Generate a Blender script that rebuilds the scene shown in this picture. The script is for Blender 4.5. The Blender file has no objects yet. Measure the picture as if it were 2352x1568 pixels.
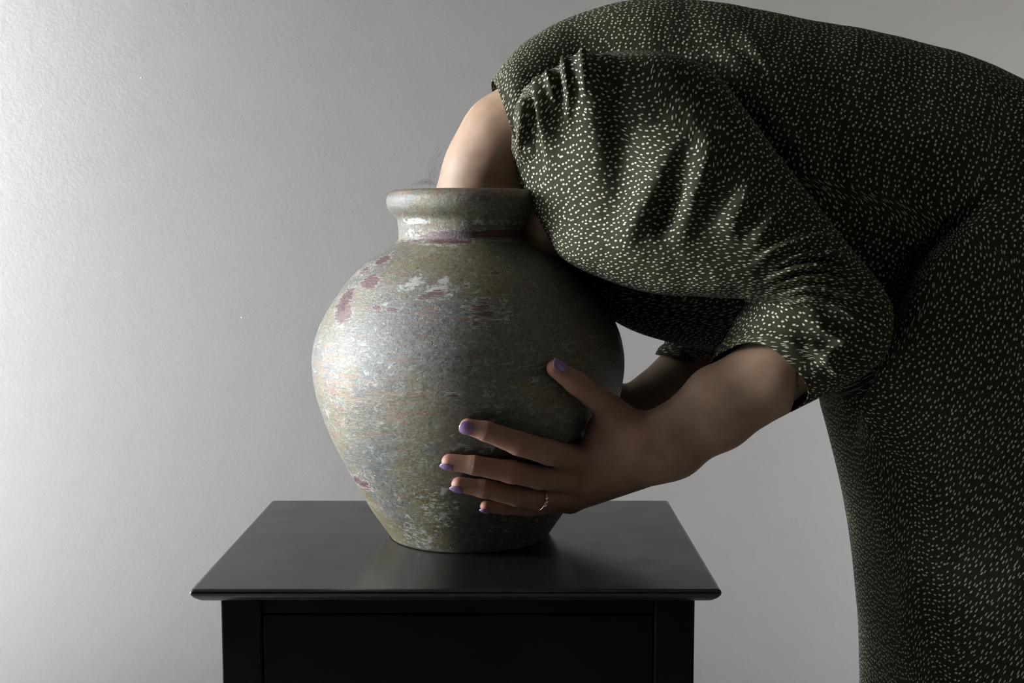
import bpy, math, random
import numpy as np
from mathutils import Vector

random.seed(4)
rng = np.random.default_rng(4)
C = bpy.context.scene.collection
sc = bpy.context.scene

# ------------------------------------------------------------------ camera
F_PX, CX, CY = 2682.0, 1176.0, 784.0
CAM_Z = 1.005
PITCH = math.atan(234.0 / F_PX)
cam_d = bpy.data.cameras.new('camera')
cam_d.sensor_width = 36.0
cam_d.lens = F_PX / 2352.0 * 36.0
cam_d.clip_start = 0.01
cam = bpy.data.objects.new('camera', cam_d)
cam.location = (0, 0, CAM_Z)
cam.rotation_euler = (math.pi / 2 - PITCH, 0, 0)
C.objects.link(cam)
sc.camera = cam

# ------------------------------------------------------------------ world, light, exposure
w = bpy.data.worlds.new('world'); sc.world = w; w.use_nodes = True
bg = w.node_tree.nodes['Background']
bg.inputs[0].default_value = (1.0, 0.86, 0.74, 1)
bg.inputs[1].default_value = 0.018
sc.view_settings.view_transform = 'Standard'
sc.view_settings.look = 'None'
sc.view_settings.gamma = 1.0
sc.view_settings.use_curve_mapping = False
sc.view_settings.exposure = 0.0

WIN_Y0, WIN_Y1, WIN_Z0, WIN_Z1, WIN_X = 0.78, 1.80, 0.95, 2.42, -5.0
ld = bpy.data.lights.new('window_daylight', 'AREA')
ld.shape = 'RECTANGLE'
ld.size = WIN_Z1 - WIN_Z0
ld.size_y = WIN_Y1 - WIN_Y0
ld.energy = 980
ld.color = (0.93, 0.975, 1.04)
lo = bpy.data.objects.new('window_daylight', ld)
lo.location = (WIN_X - 0.09, (WIN_Y0 + WIN_Y1) / 2, (WIN_Z0 + WIN_Z1) / 2)
lo.rotation_euler = (0, -math.pi / 2, 0)
C.objects.link(lo)

# added fill lamp in an invented low window, brightens the back wall's right
W2_Y0, W2_Y1, W2_Z0, W2_Z1, W2_X = 1.50, 2.10, 0.05, 0.75, 1.80
l2 = bpy.data.lights.new('side_fill', 'AREA')
l2.shape = 'RECTANGLE'
l2.size = W2_Z1 - W2_Z0
l2.size_y = W2_Y1 - W2_Y0
l2.energy = 4.2
l2.color = (0.98, 0.98, 1.0)
lo2 = bpy.data.objects.new('side_fill', l2)
lo2.location = (W2_X + 0.09, (W2_Y0 + W2_Y1) / 2, (W2_Z0 + W2_Z1) / 2)
lo2.rotation_euler = (0, math.pi / 2, 0)
C.objects.link(lo2)

# ------------------------------------------------------------------ helpers
VC_Y = 1.198                      # depth of the vase axis and of the bent body's middle plane
TABLE_Z = 0.70

def P(px, py, Y):
    """point of the place at depth Y seen at that spot of the frame"""
    u = (px - CX) / F_PX; v = (CY - py) / F_PX
    dy = math.cos(PITCH) + v * math.sin(PITCH)
    dz = -math.sin(PITCH) + v * math.cos(PITCH)
    t = Y / dy
    return np.array((t * u, Y, CAM_Z + t * dz))

def Pz(px, py, z):
    u = (px - CX) / F_PX; v = (CY - py) / F_PX
    dy = math.cos(PITCH) + v * math.sin(PITCH)
    dz = -math.sin(PITCH) + v * math.cos(PITCH)
    t = (z - CAM_Z) / dz
    return np.array((t * u, t * dy, z))

def project(Pt):
    d = Pt - np.array((0, 0, CAM_Z))
    f = d[..., 1] * math.cos(PITCH) - d[..., 2] * math.sin(PITCH)
    up = d[..., 1] * math.sin(PITCH) + d[..., 2] * math.cos(PITCH)
    return CX + F_PX * d[..., 0] / f, CY - F_PX * up / f

def link(name, me, mat, parent=None, smooth=True):
    o = bpy.data.objects.new(name, me)
    C.objects.link(o)
    if mat: me.materials.append(mat)
    if parent: o.parent = parent
    if smooth: me.polygons.foreach_set('use_smooth', np.ones(len(me.polygons), bool))
    return o

def mesh_np(name, V, Fq, uv=None):
    """V (n,3), Fq (m,k) faces of one size, uv per vertex"""
    me = bpy.data.meshes.new(name)
    V = np.asarray(V, np.float32); Fq = np.asarray(Fq, np.int32)
    n, k = Fq.shape
    me.vertices.add(len(V)); me.vertices.foreach_set('co', V.ravel())
    me.loops.add(n * k); me.loops.foreach_set('vertex_index', Fq.ravel())
    me.polygons.add(n)
    me.polygons.foreach_set('loop_start', np.arange(0, n * k, k, dtype=np.int32))
    me.polygons.foreach_set('loop_total', np.full(n, k, np.int32))
    if uv is not None:
        l = me.uv_layers.new(name='UVMap')
        l.data.foreach_set('uv', np.asarray(uv, np.float32)[Fq.ravel()].ravel())
    me.update(calc_edges=True)
    me.validate()
    return me

def grid_faces(n, m, close=True):
    i = np.arange(n - 1)[:, None]; j = np.arange(m if close else m - 1)[None, :]
    j2 = (j + 1) % m
    a = i * m + j; b = i * m + j2; c = (i + 1) * m + j2; d = (i + 1) * m + j
    return np.stack([a, b, c, d], -1).reshape(-1, 4)

def box_me(name, x0, x1, y0, y1, z0, z1, bev=0.0):
    import bmesh
    bm = bmesh.new()
    bmesh.ops.create_cube(bm, size=1)
    for v in bm.verts:
        v.co = Vector(((x0 + x1) / 2 + v.co.x * (x1 - x0), (y0 + y1) / 2 + v.co.y * (y1 - y0), (z0 + z1) / 2 + v.co.z * (z1 - z0)))
    if bev: bmesh.ops.bevel(bm, geom=bm.edges[:], offset=bev, segments=2, affect='EDGES', profile=0.5)
    me = bpy.data.meshes.new(name); bm.to_mesh(me); bm.free()
    return me

def boxes_me(name, boxes):
    V, Fc = [], []
    for (x0, x1, y0, y1, z0, z1) in boxes:
        b = len(V)
        V += [(x0,y0,z0),(x1,y0,z0),(x1,y1,z0),(x0,y1,z0),(x0,y0,z1),(x1,y0,z1),(x1,y1,z1),(x0,y1,z1)]
        Fc += [[b+i for i in f] for f in ((0,3,2,1),(4,5,6,7),(0,1,5,4),(1,2,6,5),(2,3,7,6),(3,0,4,7))]
    return mesh_np(name, V, Fc)

def catmull(K, t):
    """K (n,d) keys; t in [0,n-1]"""
    K = np.asarray(K, float); n = len(K)
    i = np.clip(np.floor(t).astype(int), 0, n - 2); f = (t - i)[:, None]
    g = lambda q: K[np.clip(q, 0, n - 1)]
    p0, p1, p2, p3 = g(i - 1), g(i), g(i + 1), g(i + 2)
    p0 = np.where((i == 0)[:, None], 2 * p1 - p2, p0)
    p3 = np.where((i == n - 2)[:, None], 2 * p2 - p1, p3)
    return 0.5 * (2 * p1 + (p2 - p0) * f + (2 * p0 - 5 * p1 + 4 * p2 - p3) * f ** 2 + (-p0 + 3 * p1 - 3 * p2 + p3) * f ** 3)

def normals_grid(G):
    du = np.gradient(G, axis=0)
    dv = np.roll(G, -1, 1) - np.roll(G, 1, 1)
    nrm = np.cross(du, dv)
    return nrm / (np.linalg.norm(nrm, axis=-1, keepdims=True) + 1e-9)

# ------------------------------------------------------------------ materials
def new_mat(name):
    m = bpy.data.materials.new(name); m.use_nodes = True
    nt = m.node_tree
    return m, nt, nt.nodes['Principled BSDF']

def N(nt, t, **kw):
    n = nt.nodes.new(t)
    for k, v in kw.items():
        if k == 'ins':
            for a, b in v.items(): n.inputs[a].default_value = b
        else: setattr(n, k, v)
    return n

def L(nt, a, b): nt.links.new(a, b)

def math_n(nt, op, a, b=None, c=None, clamp=False):
    n = nt.nodes.new('ShaderNodeMath'); n.operation = op; n.use_clamp = clamp
    for i, v in enumerate((a, b, c)):
        if v is None: continue
        if hasattr(v, 'node'): L(nt, v, n.inputs[i])
        else: n.inputs[i].default_value = v
    return n.outputs[0]

def ramp(nt, val, lo, hi, a=0.0, b=1.0):
    n = nt.nodes.new('ShaderNodeMapRange'); n.clamp = True; n.interpolation_type = 'SMOOTHSTEP'
    L(nt, val, n.inputs[0])
    for i, v in enumerate((lo, hi, a, b)): n.inputs[i + 1].default_value = v
    return n.outputs[0]

def mixc(nt, fac, a, b):
    n = nt.nodes.new('ShaderNodeMix'); n.data_type = 'RGBA'
    for s, v in ((n.inputs[0], fac), (n.inputs[6], a), (n.inputs[7], b)):
        if hasattr(v, 'node'): L(nt, v, s)
        elif isinstance(v, tuple): s.default_value = (*v, 1) if len(v) == 3 else v
        else: s.default_value = v
    return n.outputs[2]

def noise(nt, vec, scale, detail=4, rough=0.5, dist=0.0):
    n = N(nt, 'ShaderNodeTexNoise', ins={'Scale': scale, 'Detail': detail, 'Roughness': rough, 'Distortion': dist})
    if vec is not None: L(nt, vec, n.inputs['Vector'])
    return n.outputs[0]

def bump(nt, h, strength, dist, prev=None):
    n = N(nt, 'ShaderNodeBump', ins={'Strength': strength, 'Distance': dist})
    L(nt, h, n.inputs['Height'])
    if prev is not None: L(nt, prev, n.inputs['Normal'])
    return n.outputs[0]

def scaled(nt, vec, s):
    n = N(nt, 'ShaderNodeMapping'); n.inputs['Scale'].default_value = s
    L(nt, vec, n.inputs['Vector']); return n.outputs[0]

def mat_wall(nm='painted_plaster', col=(0.885, 0.885, 0.89, 1)):
    m, nt, p = new_mat(nm)
    co = N(nt, 'ShaderNodeTexCoord').outputs['Object']
    p.inputs['Base Color'].default_value = col
    p.inputs['Roughness'].default_value = 0.75
    h1 = noise(nt, co, 160, 3, 0.5)
    h2 = noise(nt, co, 45, 3, 0.5)
    h = math_n(nt, 'ADD', h1, math_n(nt, 'MULTIPLY', h2, 1.0))
    L(nt, bump(nt, h, 0.32, 0.0012), p.inputs['Normal'])
    return m

def mat_plain(name, col, rough, metal=0.0, spec=0.5):
    m, nt, p = new_mat(name)
    p.inputs['Base Color'].default_value = (*col, 1)
    p.inputs['Roughness'].default_value = rough
    p.inputs['Metallic'].default_value = metal
    p.inputs['Specular IOR Level'].default_value = spec
    co = N(nt, 'ShaderNodeTexCoord').outputs['Object']
    L(nt, bump(nt, noise(nt, co, 300, 2), 0.1, 0.0003), p.inputs['Normal'])
    return m

def mat_black(nm='black_lacquer', spec=0.42):
    m, nt, p = new_mat(nm)
    co = N(nt, 'ShaderNodeTexCoord').outputs['Object']
    n1 = noise(nt, scaled(nt, co, (6, 60, 60)), 6, 4)
    L(nt, mixc(nt, n1, (0.0035, 0.0035, 0.0035), (0.007, 0.007, 0.0065)), p.inputs['Base Color'])
    L(nt, ramp(nt, noise(nt, co, 25, 4), 0.3, 0.7, 0.17, 0.24), p.inputs['Roughness'])
    L(nt, bump(nt, noise(nt, co, 500, 3), 0.12, 0.0002), p.inputs['Normal'])
    p.inputs['Specular IOR Level'].default_value = spec
    return m

def mat_floor():
    m, nt, p = new_mat('pale_floor')
    co = N(nt, 'ShaderNodeTexCoord').outputs['Object']
    n1 = noise(nt, scaled(nt, co, (2, 30, 1)), 4, 5)
    L(nt, mixc(nt, n1, (0.80, 0.79, 0.78), (0.74, 0.73, 0.71)), p.inputs['Base Color'])
    p.inputs['Roughness'].default_value = 0.5
    return m

def mat_skin():
    m, nt, p = new_mat('skin')
    co = N(nt, 'ShaderNodeTexCoord').outputs['Object']
    at = N(nt, 'ShaderNodeAttribute', attribute_name='flush').outputs['Fac']
    n1 = noise(nt, co, 60, 4)
    base = mixc(nt, ramp(nt, n1, 0.35, 0.7), (0.208, 0.138, 0.091), (0.180, 0.115, 0.074))
    base = mixc(nt, at, base, (0.21, 0.082, 0.062))
    L(nt, base, p.inputs['Base Color'])
    p.inputs['Roughness'].default_value = 0.56
    p.inputs['Specular IOR Level'].default_value = 0.2
    p.inputs['Subsurface Weight'].default_value = 0.12
    p.inputs['Subsurface Radius'].default_value = (0.6, 0.22, 0.12)
    p.inputs['Subsurface Scale'].default_value = 0.006
    b = bump(nt, noise(nt, co, 900, 3), 0.12, 0.0002)
    wr = N(nt, 'ShaderNodeAttribute', attribute_name='crease').outputs['Fac']
    b = bump(nt, math_n(nt, 'MULTIPLY', wr, -1.0), 0.6, 0.0009, b)
    L(nt, b, p.inputs['Normal'])
    return m

def mat_fabric():
    m, nt, p = new_mat('dotted_fabric')
    uv = N(nt, 'ShaderNodeUVMap', uv_map='UVMap').outputs[0]
    vo = N(nt, 'ShaderNodeTexVoronoi', ins={'Scale': 1.0, 'Randomness': 0.62})
    vo.voronoi_dimensions = '2D'
    S = 170.0
    uvs = scaled(nt, uv, (S, S * 1.12, 1))
    L(nt, uvs, vo.inputs['Vector'])
    sub = N(nt, 'ShaderNodeVectorMath', operation='SUBTRACT')
    L(nt, uvs, sub.inputs[0]); L(nt, vo.outputs['Position'], sub.inputs[1])
    # each dash gets its own small turn
    sepc = N(nt, 'ShaderNodeSeparateColor'); L(nt, vo.outputs['Color'], sepc.inputs[0])
    rot = N(nt, 'ShaderNodeVectorRotate'); rot.rotation_type = 'Z_AXIS'
    L(nt, sub.outputs[0], rot.inputs['Vector'])
    L(nt, math_n(nt, 'MULTIPLY', math_n(nt, 'SUBTRACT', sepc.outputs[0], 0.5), 0.9), rot.inputs['Angle'])
    st = N(nt, 'ShaderNodeVectorMath', operation='MULTIPLY'); st.inputs[1].default_value = (1.5, 0.92, 0)
    L(nt, rot.outputs[0], st.inputs[0])
    ln = N(nt, 'ShaderNodeVectorMath', operation='LENGTH'); L(nt, st.outputs[0], ln.inputs[0])
    nn = noise(nt, uvs, 1.7, 1)
    d = math_n(nt, 'ADD', ln.outputs['Value'], math_n(nt, 'MULTIPLY', math_n(nt, 'SUBTRACT', nn, 0.5), 0.12))
    d = math_n(nt, 'ADD', d, math_n(nt, 'MULTIPLY', math_n(nt, 'SUBTRACT', sepc.outputs[1], 0.5), 0.06))
    mask = ramp(nt, d, 0.200, 0.255, 1.0, 0.0)
    basec = mixc(nt, noise(nt, scaled(nt, uv, (60, 60, 1)), 1, 3), (0.0150, 0.0155, 0.0080), (0.0205, 0.0205, 0.0108))
    dotc = mixc(nt, sepc.outputs[2], (0.34, 0.32, 0.26), (0.30, 0.265, 0.21))
    L(nt, mixc(nt, mask, basec, dotc), p.inputs['Base Color'])
    p.inputs['Roughness'].default_value = 0.8
    p.inputs['Specular IOR Level'].default_value = 0.06
    p.inputs['Sheen Weight'].default_value = 0.0
    p.inputs['Sheen Tint'].default_value = (0.8, 0.9, 0.6, 1)
    h = noise(nt, scaled(nt, uv, (420, 60, 1)), 1, 3)
    b = bump(nt, h, 0.35, 0.0012)
    L(nt, b, p.inputs['Normal'])
    return m

def mat_vase():
    m, nt, p = new_mat('worn_glaze')
    uv = N(nt, 'ShaderNodeUVMap', uv_map='UVMap').outputs[0]
    A = lambda s: N(nt, 'ShaderNodeAttribute', attribute_name=s).outputs['Fac']
    co = N(nt, 'ShaderNodeTexCoord').outputs['Object']
    big = noise(nt, co, 9, 4, 0.55)
    big2 = noise(nt, co, 14, 4, 0.6, 0.4)
    streak = noise(nt, scaled(nt, uv, (30, 240, 1)), 1, 6, 0.65)
    streak2 = noise(nt, scaled(nt, uv, (90, 420, 1)), 1, 5, 0.7)
    grain = noise(nt, co, 330, 4, 0.6)
    speck = noise(nt, scaled(nt, uv, (140, 230, 1)), 1, 6, 0.75, 0.6)
    fleck = noise(nt, scaled(nt, uv, (260, 420, 1)), 1, 5, 0.72, 0.8)
    crust = noise(nt, scaled(nt, uv, (95, 125, 1)), 1, 8, 0.82, 1.0)
    c = mixc(nt, ramp(nt, big, 0.40, 0.60), (0.0952, 0.0850, 0.0374), (0.0680, 0.0706, 0.0595))
    c = mixc(nt, math_n(nt, 'MULTIPLY', ramp(nt, big2, 0.5, 0.66), 0.8), c, (0.0510, 0.0612, 0.0612))
    c = mixc(nt, math_n(nt, 'MULTIPLY', ramp(nt, streak, 0.50, 0.60), 0.6), c, (0.1105, 0.0595, 0.0289))
    c = mixc(nt, math_n(nt, 'MULTIPLY', ramp(nt, grain, 0.50, 0.66), 0.75), c, (0.0221, 0.0213, 0.0153))
    c = mixc(nt, math_n(nt, 'MULTIPLY', ramp(nt, fleck, 0.56, 0.64), 0.75), c, (0.1445, 0.1487, 0.1232))
    pale = math_n(nt, 'MAXIMUM', math_n(nt, 'MULTIPLY', ramp(nt, streak2, 0.56, 0.64), 0.55),
                  math_n(nt, 'MULTIPLY', ramp(nt, crust, 0.555, 0.60), 0.95))
    c = mixc(nt, math_n(nt, 'MULTIPLY', pale, ramp(nt, big2, 0.30, 0.62, 0.35, 1.0)), c, (0.200, 0.214, 0.190))
    pits = N(nt, 'ShaderNodeTexVoronoi', ins={'Scale': 300.0}); L(nt, co, pits.inputs['Vector'])
    pit = math_n(nt, 'MULTIPLY', ramp(nt, pits.outputs['Distance'], 0.10, 0.28, 1.0, 0.0), ramp(nt, noise(nt, co, 22, 3), 0.52, 0.58))
    c = mixc(nt, math_n(nt, 'MULTIPLY', pit, 0.85), c, (0.0153, 0.0136, 0.0102))
    # worn crusts, placed
    pa = math_n(nt, 'ADD', A('pale'), math_n(nt, 'MULTIPLY', math_n(nt, 'SUBTRACT', crust, 0.5), 2.2))
    pa = math_n(nt, 'ADD', pa, math_n(nt, 'MULTIPLY', math_n(nt, 'SUBTRACT', streak2, 0.5), 1.4))
    pam = ramp(nt, pa, 0.50, 0.60)
    c = mixc(nt, math_n(nt, 'MULTIPLY', pam, 0.85), c, (0.2635, 0.2677, 0.2338))
    ragged = noise(nt, scaled(nt, uv, (55, 560, 1)), 1, 3, 0.6)
    ma = math_n(nt, 'ADD', A('maroon'), math_n(nt, 'MULTIPLY', math_n(nt, 'SUBTRACT', ragged, 0.5), 1.7))
    ma = math_n(nt, 'ADD', ma, math_n(nt, 'MULTIPLY', math_n(nt, 'SUBTRACT', crust, 0.5), 1.1))
    rimm = ramp(nt, ma, 0.36, 0.44)
    c = mixc(nt, math_n(nt, 'MULTIPLY', rimm, ramp(nt, crust, 0.42, 0.52, 0.2, 0.9)), c, (0.2720, 0.2762, 0.2422))
    mam = ramp(nt, ma, 0.49, 0.53)
    c = mixc(nt, mam, c, mixc(nt, ramp(nt, ragged, 0.5, 0.7), (0.0595, 0.0229, 0.0213), (0.0306, 0.0153, 0.0170)))
    cop = math_n(nt, 'MULTIPLY', A('copper'), ramp(nt, streak, 0.42, 0.58))
    c = mixc(nt, math_n(nt, 'MULTIPLY', cop, 0.4), c, (0.20, 0.095, 0.050))
    L(nt, c, p.inputs['Base Color'])
    L(nt, ramp(nt, fleck, 0.35, 0.65, 0.30, 0.52), p.inputs['Roughness'])
    p.inputs['Specular IOR Level'].default_value = 0.42
    p.inputs['Metallic'].default_value = 0.06
    b = bump(nt, crust, 0.5, 0.0010)
    b = bump(nt, fleck, 0.7, 0.0008, b)
    b = bump(nt, streak2, 0.3, 0.0008, b)
    b = bump(nt, math_n(nt, 'SUBTRACT', math_n(nt, 'MULTIPLY', pam, 0.6), math_n(nt, 'ADD', mam, math_n(nt, 'MULTIPLY', pit, 0.4))), 0.6, 0.0006, b)
    L(nt, b, p.inputs['Normal'])
    return m

M_wall, M_black, M_floor = mat_wall(), mat_black(), mat_floor()
M_black_side = mat_black('black_lacquer_matt', 0.12)
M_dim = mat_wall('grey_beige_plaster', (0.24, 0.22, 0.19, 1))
M_white = mat_plain('white_gloss_paint', (0.7, 0.7, 0.7), 0.4)
M_skin, M_fab, M_vase = mat_skin(), mat_fabric(), mat_vase()
M_nail = mat_plain('lilac_polish', (0.150, 0.092, 0.185), 0.28)
M_gold = mat_plain('gold', (0.75, 0.55, 0.28), 0.22, 1.0)
M_stone = mat_plain('clear_stone', (0.85, 0.75, 0.65), 0.08, 0.6, 1.0)
M_hair = mat_plain('dark_hair', (0.035, 0.022, 0.015), 0.5)

# ------------------------------------------------------------------ the setting
WALL_Y = 2.16
def struct(name, me, mat, label=None):
    o = link(name, me, mat, None, False); o['kind'] = 'structure'
    if label: o['label'] = label; o['category'] = name.split('_')[0]
    return o

def grid_plane(name, x0, x1, z0, z1, y, n=4):
    return boxes_me(name, [(x0, x1, y, y + 0.12, z0, z1)])
wall = struct('wall_back', grid_plane('wall_back', WIN_X - 0.12, 1.92, 0, 2.5, WALL_Y), M_wall, 'smooth pale grey painted wall behind the vase and the person')
struct('wall_right', boxes_me('wall_right', [
    (W2_X, 1.92, -0.6, W2_Y0, 0, 2.5), (W2_X, 1.92, W2_Y1, WALL_Y, 0, 2.5),
    (W2_X, 1.92, W2_Y0, W2_Y1, 0, W2_Z0), (W2_X, 1.92, W2_Y0, W2_Y1, W2_Z1, 2.5)]), M_dim, 'pale painted wall on the side away from the window')
struct('ceiling', boxes_me('ceiling', [(WIN_X - 0.12, 1.92, -0.6, WALL_Y + .12, 2.5, 2.62)]), mat_wall('ceiling_paint', (0.45, 0.43, 0.40, 1)), 'plain dull ceiling over the room')
struct('floor', boxes_me('floor', [(WIN_X - 0.12, 1.92, -1.6, WALL_Y + 0.12, -0.1, 0)]), M_floor, 'pale wooden floor under the black table')
x0, x1 = WIN_X - 0.12, WIN_X
struct('wall_left', boxes_me('wall_left', [
    (x0, x1, -1.6, WIN_Y0, 0, 2.62), (x0, x1, WIN_Y1, WALL_Y, 0, 2.5),
    (x0, x1, WIN_Y0, WIN_Y1, 0, WIN_Z0), (x0, x1, WIN_Y0, WIN_Y1, WIN_Z1, 2.62)]), M_wall, 'pale painted wall that holds the window')
fw = 0.035
struct('window_1', boxes_me('window_1', [
    (x0 + .04, x1 - .02, WIN_Y0, WIN_Y0 + fw, WIN_Z0, WIN_Z1), (x0 + .04, x1 - .02, WIN_Y1 - fw, WIN_Y1, WIN_Z0, WIN_Z1),
    (x0 + .04, x1 - .02, WIN_Y0 + fw, WIN_Y1 - fw, WIN_Z0, WIN_Z0 + fw), (x0 + .04, x1 - .02, WIN_Y0 + fw, WIN_Y1 - fw, WIN_Z1 - fw, WIN_Z1)]),
    M_white, 'white window frame in the side wall, source of the daylight')
x0, x1 = W2_X, W2_X + .12  # frame and opening added to house the fill lamp
struct('window_added', boxes_me('window_added', [
    (x0 + .02, x1 - .04, W2_Y0, W2_Y0 + fw, W2_Z0, W2_Z1), (x0 + .02, x1 - .04, W2_Y1 - fw, W2_Y1, W2_Z0, W2_Z1),
    (x0 + .02, x1 - .04, W2_Y0 + fw, W2_Y1 - fw, W2_Z0, W2_Z0 + fw), (x0 + .02, x1 - .04, W2_Y0 + fw, W2_Y1 - fw, W2_Z1 - fw, W2_Z1)]),
    M_white, 'added low white window frame around the fill lamp, out of view')
# little specks of old filler on the wall
for (px, py, r) in ((325, 179, 2.2), (108, 67, 1.6), (556, 729, 1.8)):
    c = P(px, py, WALL_Y)
    a = np.linspace(0, 2 * np.pi, 9)[:-1]
    rr = r * WALL_Y / F_PX
    V = [(c[0] + rr * 1.4 * math.cos(t), c[1] - 0.0001, c[2] + rr * 0.8 * math.sin(t)) for t in a] + \
        [(c[0] + rr * .7 * math.cos(t), c[1] - 0.0015, c[2] + rr * 0.4 * math.sin(t)) for t in a]
    Fc = [(i, (i + 1) % 8, 8 + (i + 1) % 8, 8 + i) for i in range(8)]
    me = bpy.data.meshes.new('paint_speck'); me.from_pydata(V, [], Fc + [tuple(range(8, 16))])
    link('paint_speck', me, M_white, wall)

# ------------------------------------------------------------------ the table
tl, tr = P(437, 1354, 1.0), P(1662, 1357, 1.0)
fl, fr = Pz(437, 1352, TABLE_Z), Pz(1662, 1357, TABLE_Z)
bl, br = Pz(625, 1146, TABLE_Z), Pz(1535, 1150, TABLE_Z)
TY0 = (fl[1] + fr[1]) / 2; TY1 = (bl[1] + br[1]) / 2
TX0 = (fl[0] + bl[0]) / 2; TX1 = (fr[0] + br[0]) / 2
print('TABLE', TX0, TX1, TY0, TY1, fl, fr, bl, br)
table = bpy.data.objects.new('bedside_table', None); C.objects.link(table)
table.location = ((TX0 + TX1) / 2, (TY0 + TY1) / 2, 0)
table['label'] = 'black lacquered bedside table with an overhanging moulded top, under the vase'
table['category'] = 'table'
tc = np.array(table.location)
def tlocal(me):
    n = len(me.vertices); a = np.empty(n * 3, np.float32); me.vertices.foreach_get('co', a)
    a = a.reshape(-1, 3) - tc.astype(np.float32); me.vertices.foreach_set('co', a.ravel()); me.update(); return me
# top: profile (inset, z) swept round a rectangle with small corner radius
prof = [(0.0035, 0.0), (0.0015, -0.0006), (0.0004, -0.0018), (0.0, -0.0035), (0.0006, -0.0055), (0.0022, -0.0075), (0.0038, -0.009),
        (0.0050, -0.0096), (0.0053, -0.0100), (0.0068, -0.0112), (0.0085, -0.0121), (0.0105, -0.0125), (0.03, -0.0125)]
def rect_ring(ins, z, cr=0.003):
    pts = []
    for (cx, cy, a0) in ((TX1, TY1, 0), (TX0, TY1, 90), (TX0, TY0, 180), (TX1, TY0, 270)):
        sx = -1 if cx == TX1 else 1; sy = -1 if cy == TY1 else 1
        r = max(cr - ins * 0.3, 0.0015)
        for k in range(6):
            a = math.radians(a0 + 90 * k / 5)
            pts.append((cx + sx * (ins + r) + r * math.cos(a), cy + sy * (ins + r) + r * math.sin(a), TABLE_Z + z))
    return pts
V = []
for (i, z) in prof: V += rect_ring(i, z)
Fc = [tuple(f[::-1]) for f in grid_faces(len(prof), 24).tolist()]
me = bpy.data.meshes.new('tabletop'); me.from_pydata(V, [], Fc + [tuple(range(24)), tuple(range(24 * len(prof) - 1, 24 * (len(prof) - 1) - 1, -1))])
link('tabletop', tlocal(me), M_black, table, False)
gl, gr = P(507, 1385, TY0 + 0.028), P(1596, 1389, TY0 + 0.028)
BX0, BX1, BY0, BY1 = gl[0], gr[0], TY0 + 0.028, TY1 - 0.012
zt = TABLE_Z - 0.0125; LW = 0.036
for (a, b) in ((BX0, BY0), (BX1 - LW, BY0), (BX0, BY1 - LW), (BX1 - LW, BY1 - LW)):
    link('leg', tlocal(box_me('leg', a, a + LW, b, b + LW, 0, zt, 0.0012)), M_black_side, table, False)
for a in (BX0 + .004, BX1 - .02):
    link('side_panel', tlocal(box_me('side_panel', a, a + .016, BY0 + LW, BY1 - LW, zt - .22, zt, 0.0006)), M_black_side, table, False)
link('back_panel', tlocal(box_me('back_panel', BX0 + LW, BX1 - LW, BY1 - .02, BY1 - .006, zt - .22, zt, 0.0006)), M_black_side, table, False)
link('front_rail', tlocal(box_me('front_rail', BX0 + LW, BX1 - LW, BY0 + .003, BY0 + .021, zt - .018, zt, 0.0006)), M_black_side, table, False)
link('bottom_rail', tlocal(box_me('bottom_rail', BX0 + LW, BX1 - LW, BY0 + .003, BY0 + .021, zt - .22, zt - .2, 0.0006)), M_black_side, table, False)
dr = link('drawer', tlocal(box_me('drawer', BX0 + LW + .0015, BX1 - LW - .0015, BY0 + .002, BY1 - .03, zt - .198, zt - .0195, 0.001)), M_black_side, table, False)
kx = (BX0 + BX1) / 2
kp = [(0.006, 0), (0.006, .010), (.012, .014), (.015, .02), (.012, .026), (.0001, .028)]
th = np.linspace(0, 2 * np.pi, 25)[:-1]
V = np.array([(kx + r * math.cos(t) - tc[0], BY0 + .002 - y - tc[1], zt - .13 + r * math.sin(t)) for r, y in kp for t in th])
link('knob', mesh_np('knob', V, grid_faces(len(kp), 24)), M_black_side, dr)
link('shelf', tlocal(box_me('shelf', BX0 + .004, BX1 - .004, BY0 + .004, BY1 - .004, .16, .178, 0.001)), M_black_side, table, False)

# ------------------------------------------------------------------ the vase
VAX = P(1077, 900, VC_Y)[0]
sil = [(447, 184), (455, 186), (466, 187), (478, 184), (488, 177), (495, 170), (501, 165), (508, 162), (525, 159.5), (545, 159), (553, 163),
       (560, 172), (572, 190), (585, 208), (604, 234), (625, 258), (648, 279), (672, 297), (700, 316), (730, 333), (760, 347), (790, 356), (820, 360.5),
       (850, 361), (880, 358), (912, 351), (945, 341), (980, 328), (1015, 312), (1050, 294), (1085, 275), (1120, 254), (1155, 234), (1190, 209),
       (1218, 189), (1238, 175), (1246, 168)]
outer = []
for (y, hw) in sil:
    D = VC_Y
    R = D * math.sin(math.atan(hw / F_PX))
    z = P(1077, y, D - R * R / D)[2]
    outer.append((R, z))
outer[-1] = (outer[-1][0] - 0.001, TABLE_Z + 0.0022)
outer.append((outer[-1][0] - 0.004, TABLE_Z + 0.0003))
ztop = P(1077, 437, VC_Y)[2] - 0.0005
RIM_Z = P(1077, 431, VC_Y - 0.078)[2]
lip = [(0.0655, RIM_Z - 0.012), (0.0672, RIM_Z - 0.004), (0.071, RIM_Z - 0.0006), (0.0745, RIM_Z), (0.078, RIM_Z - 0.0012), (0.0806, RIM_Z - 0.0035)]
outer = [o for o in outer if o[1] < RIM_Z - 0.005]
inner = [(max(r - 0.010, 0.058), z) for r, z in outer if z < RIM_Z - 0.03][::-1]
inner = [(0.001, TABLE_Z + 0.014), (0.05, TABLE_Z + 0.013)] + [(r, z) for r, z in inner if z > TABLE_Z + 0.018] + [(0.0645, RIM_Z - 0.026)]
prof = inner + lip + outer + [(0.001, TABLE_Z + 0.0003)]
prof = np.array(prof)
t = np.linspace(0, len(prof) - 1, (len(prof) - 1) * 7 + 1)
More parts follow.
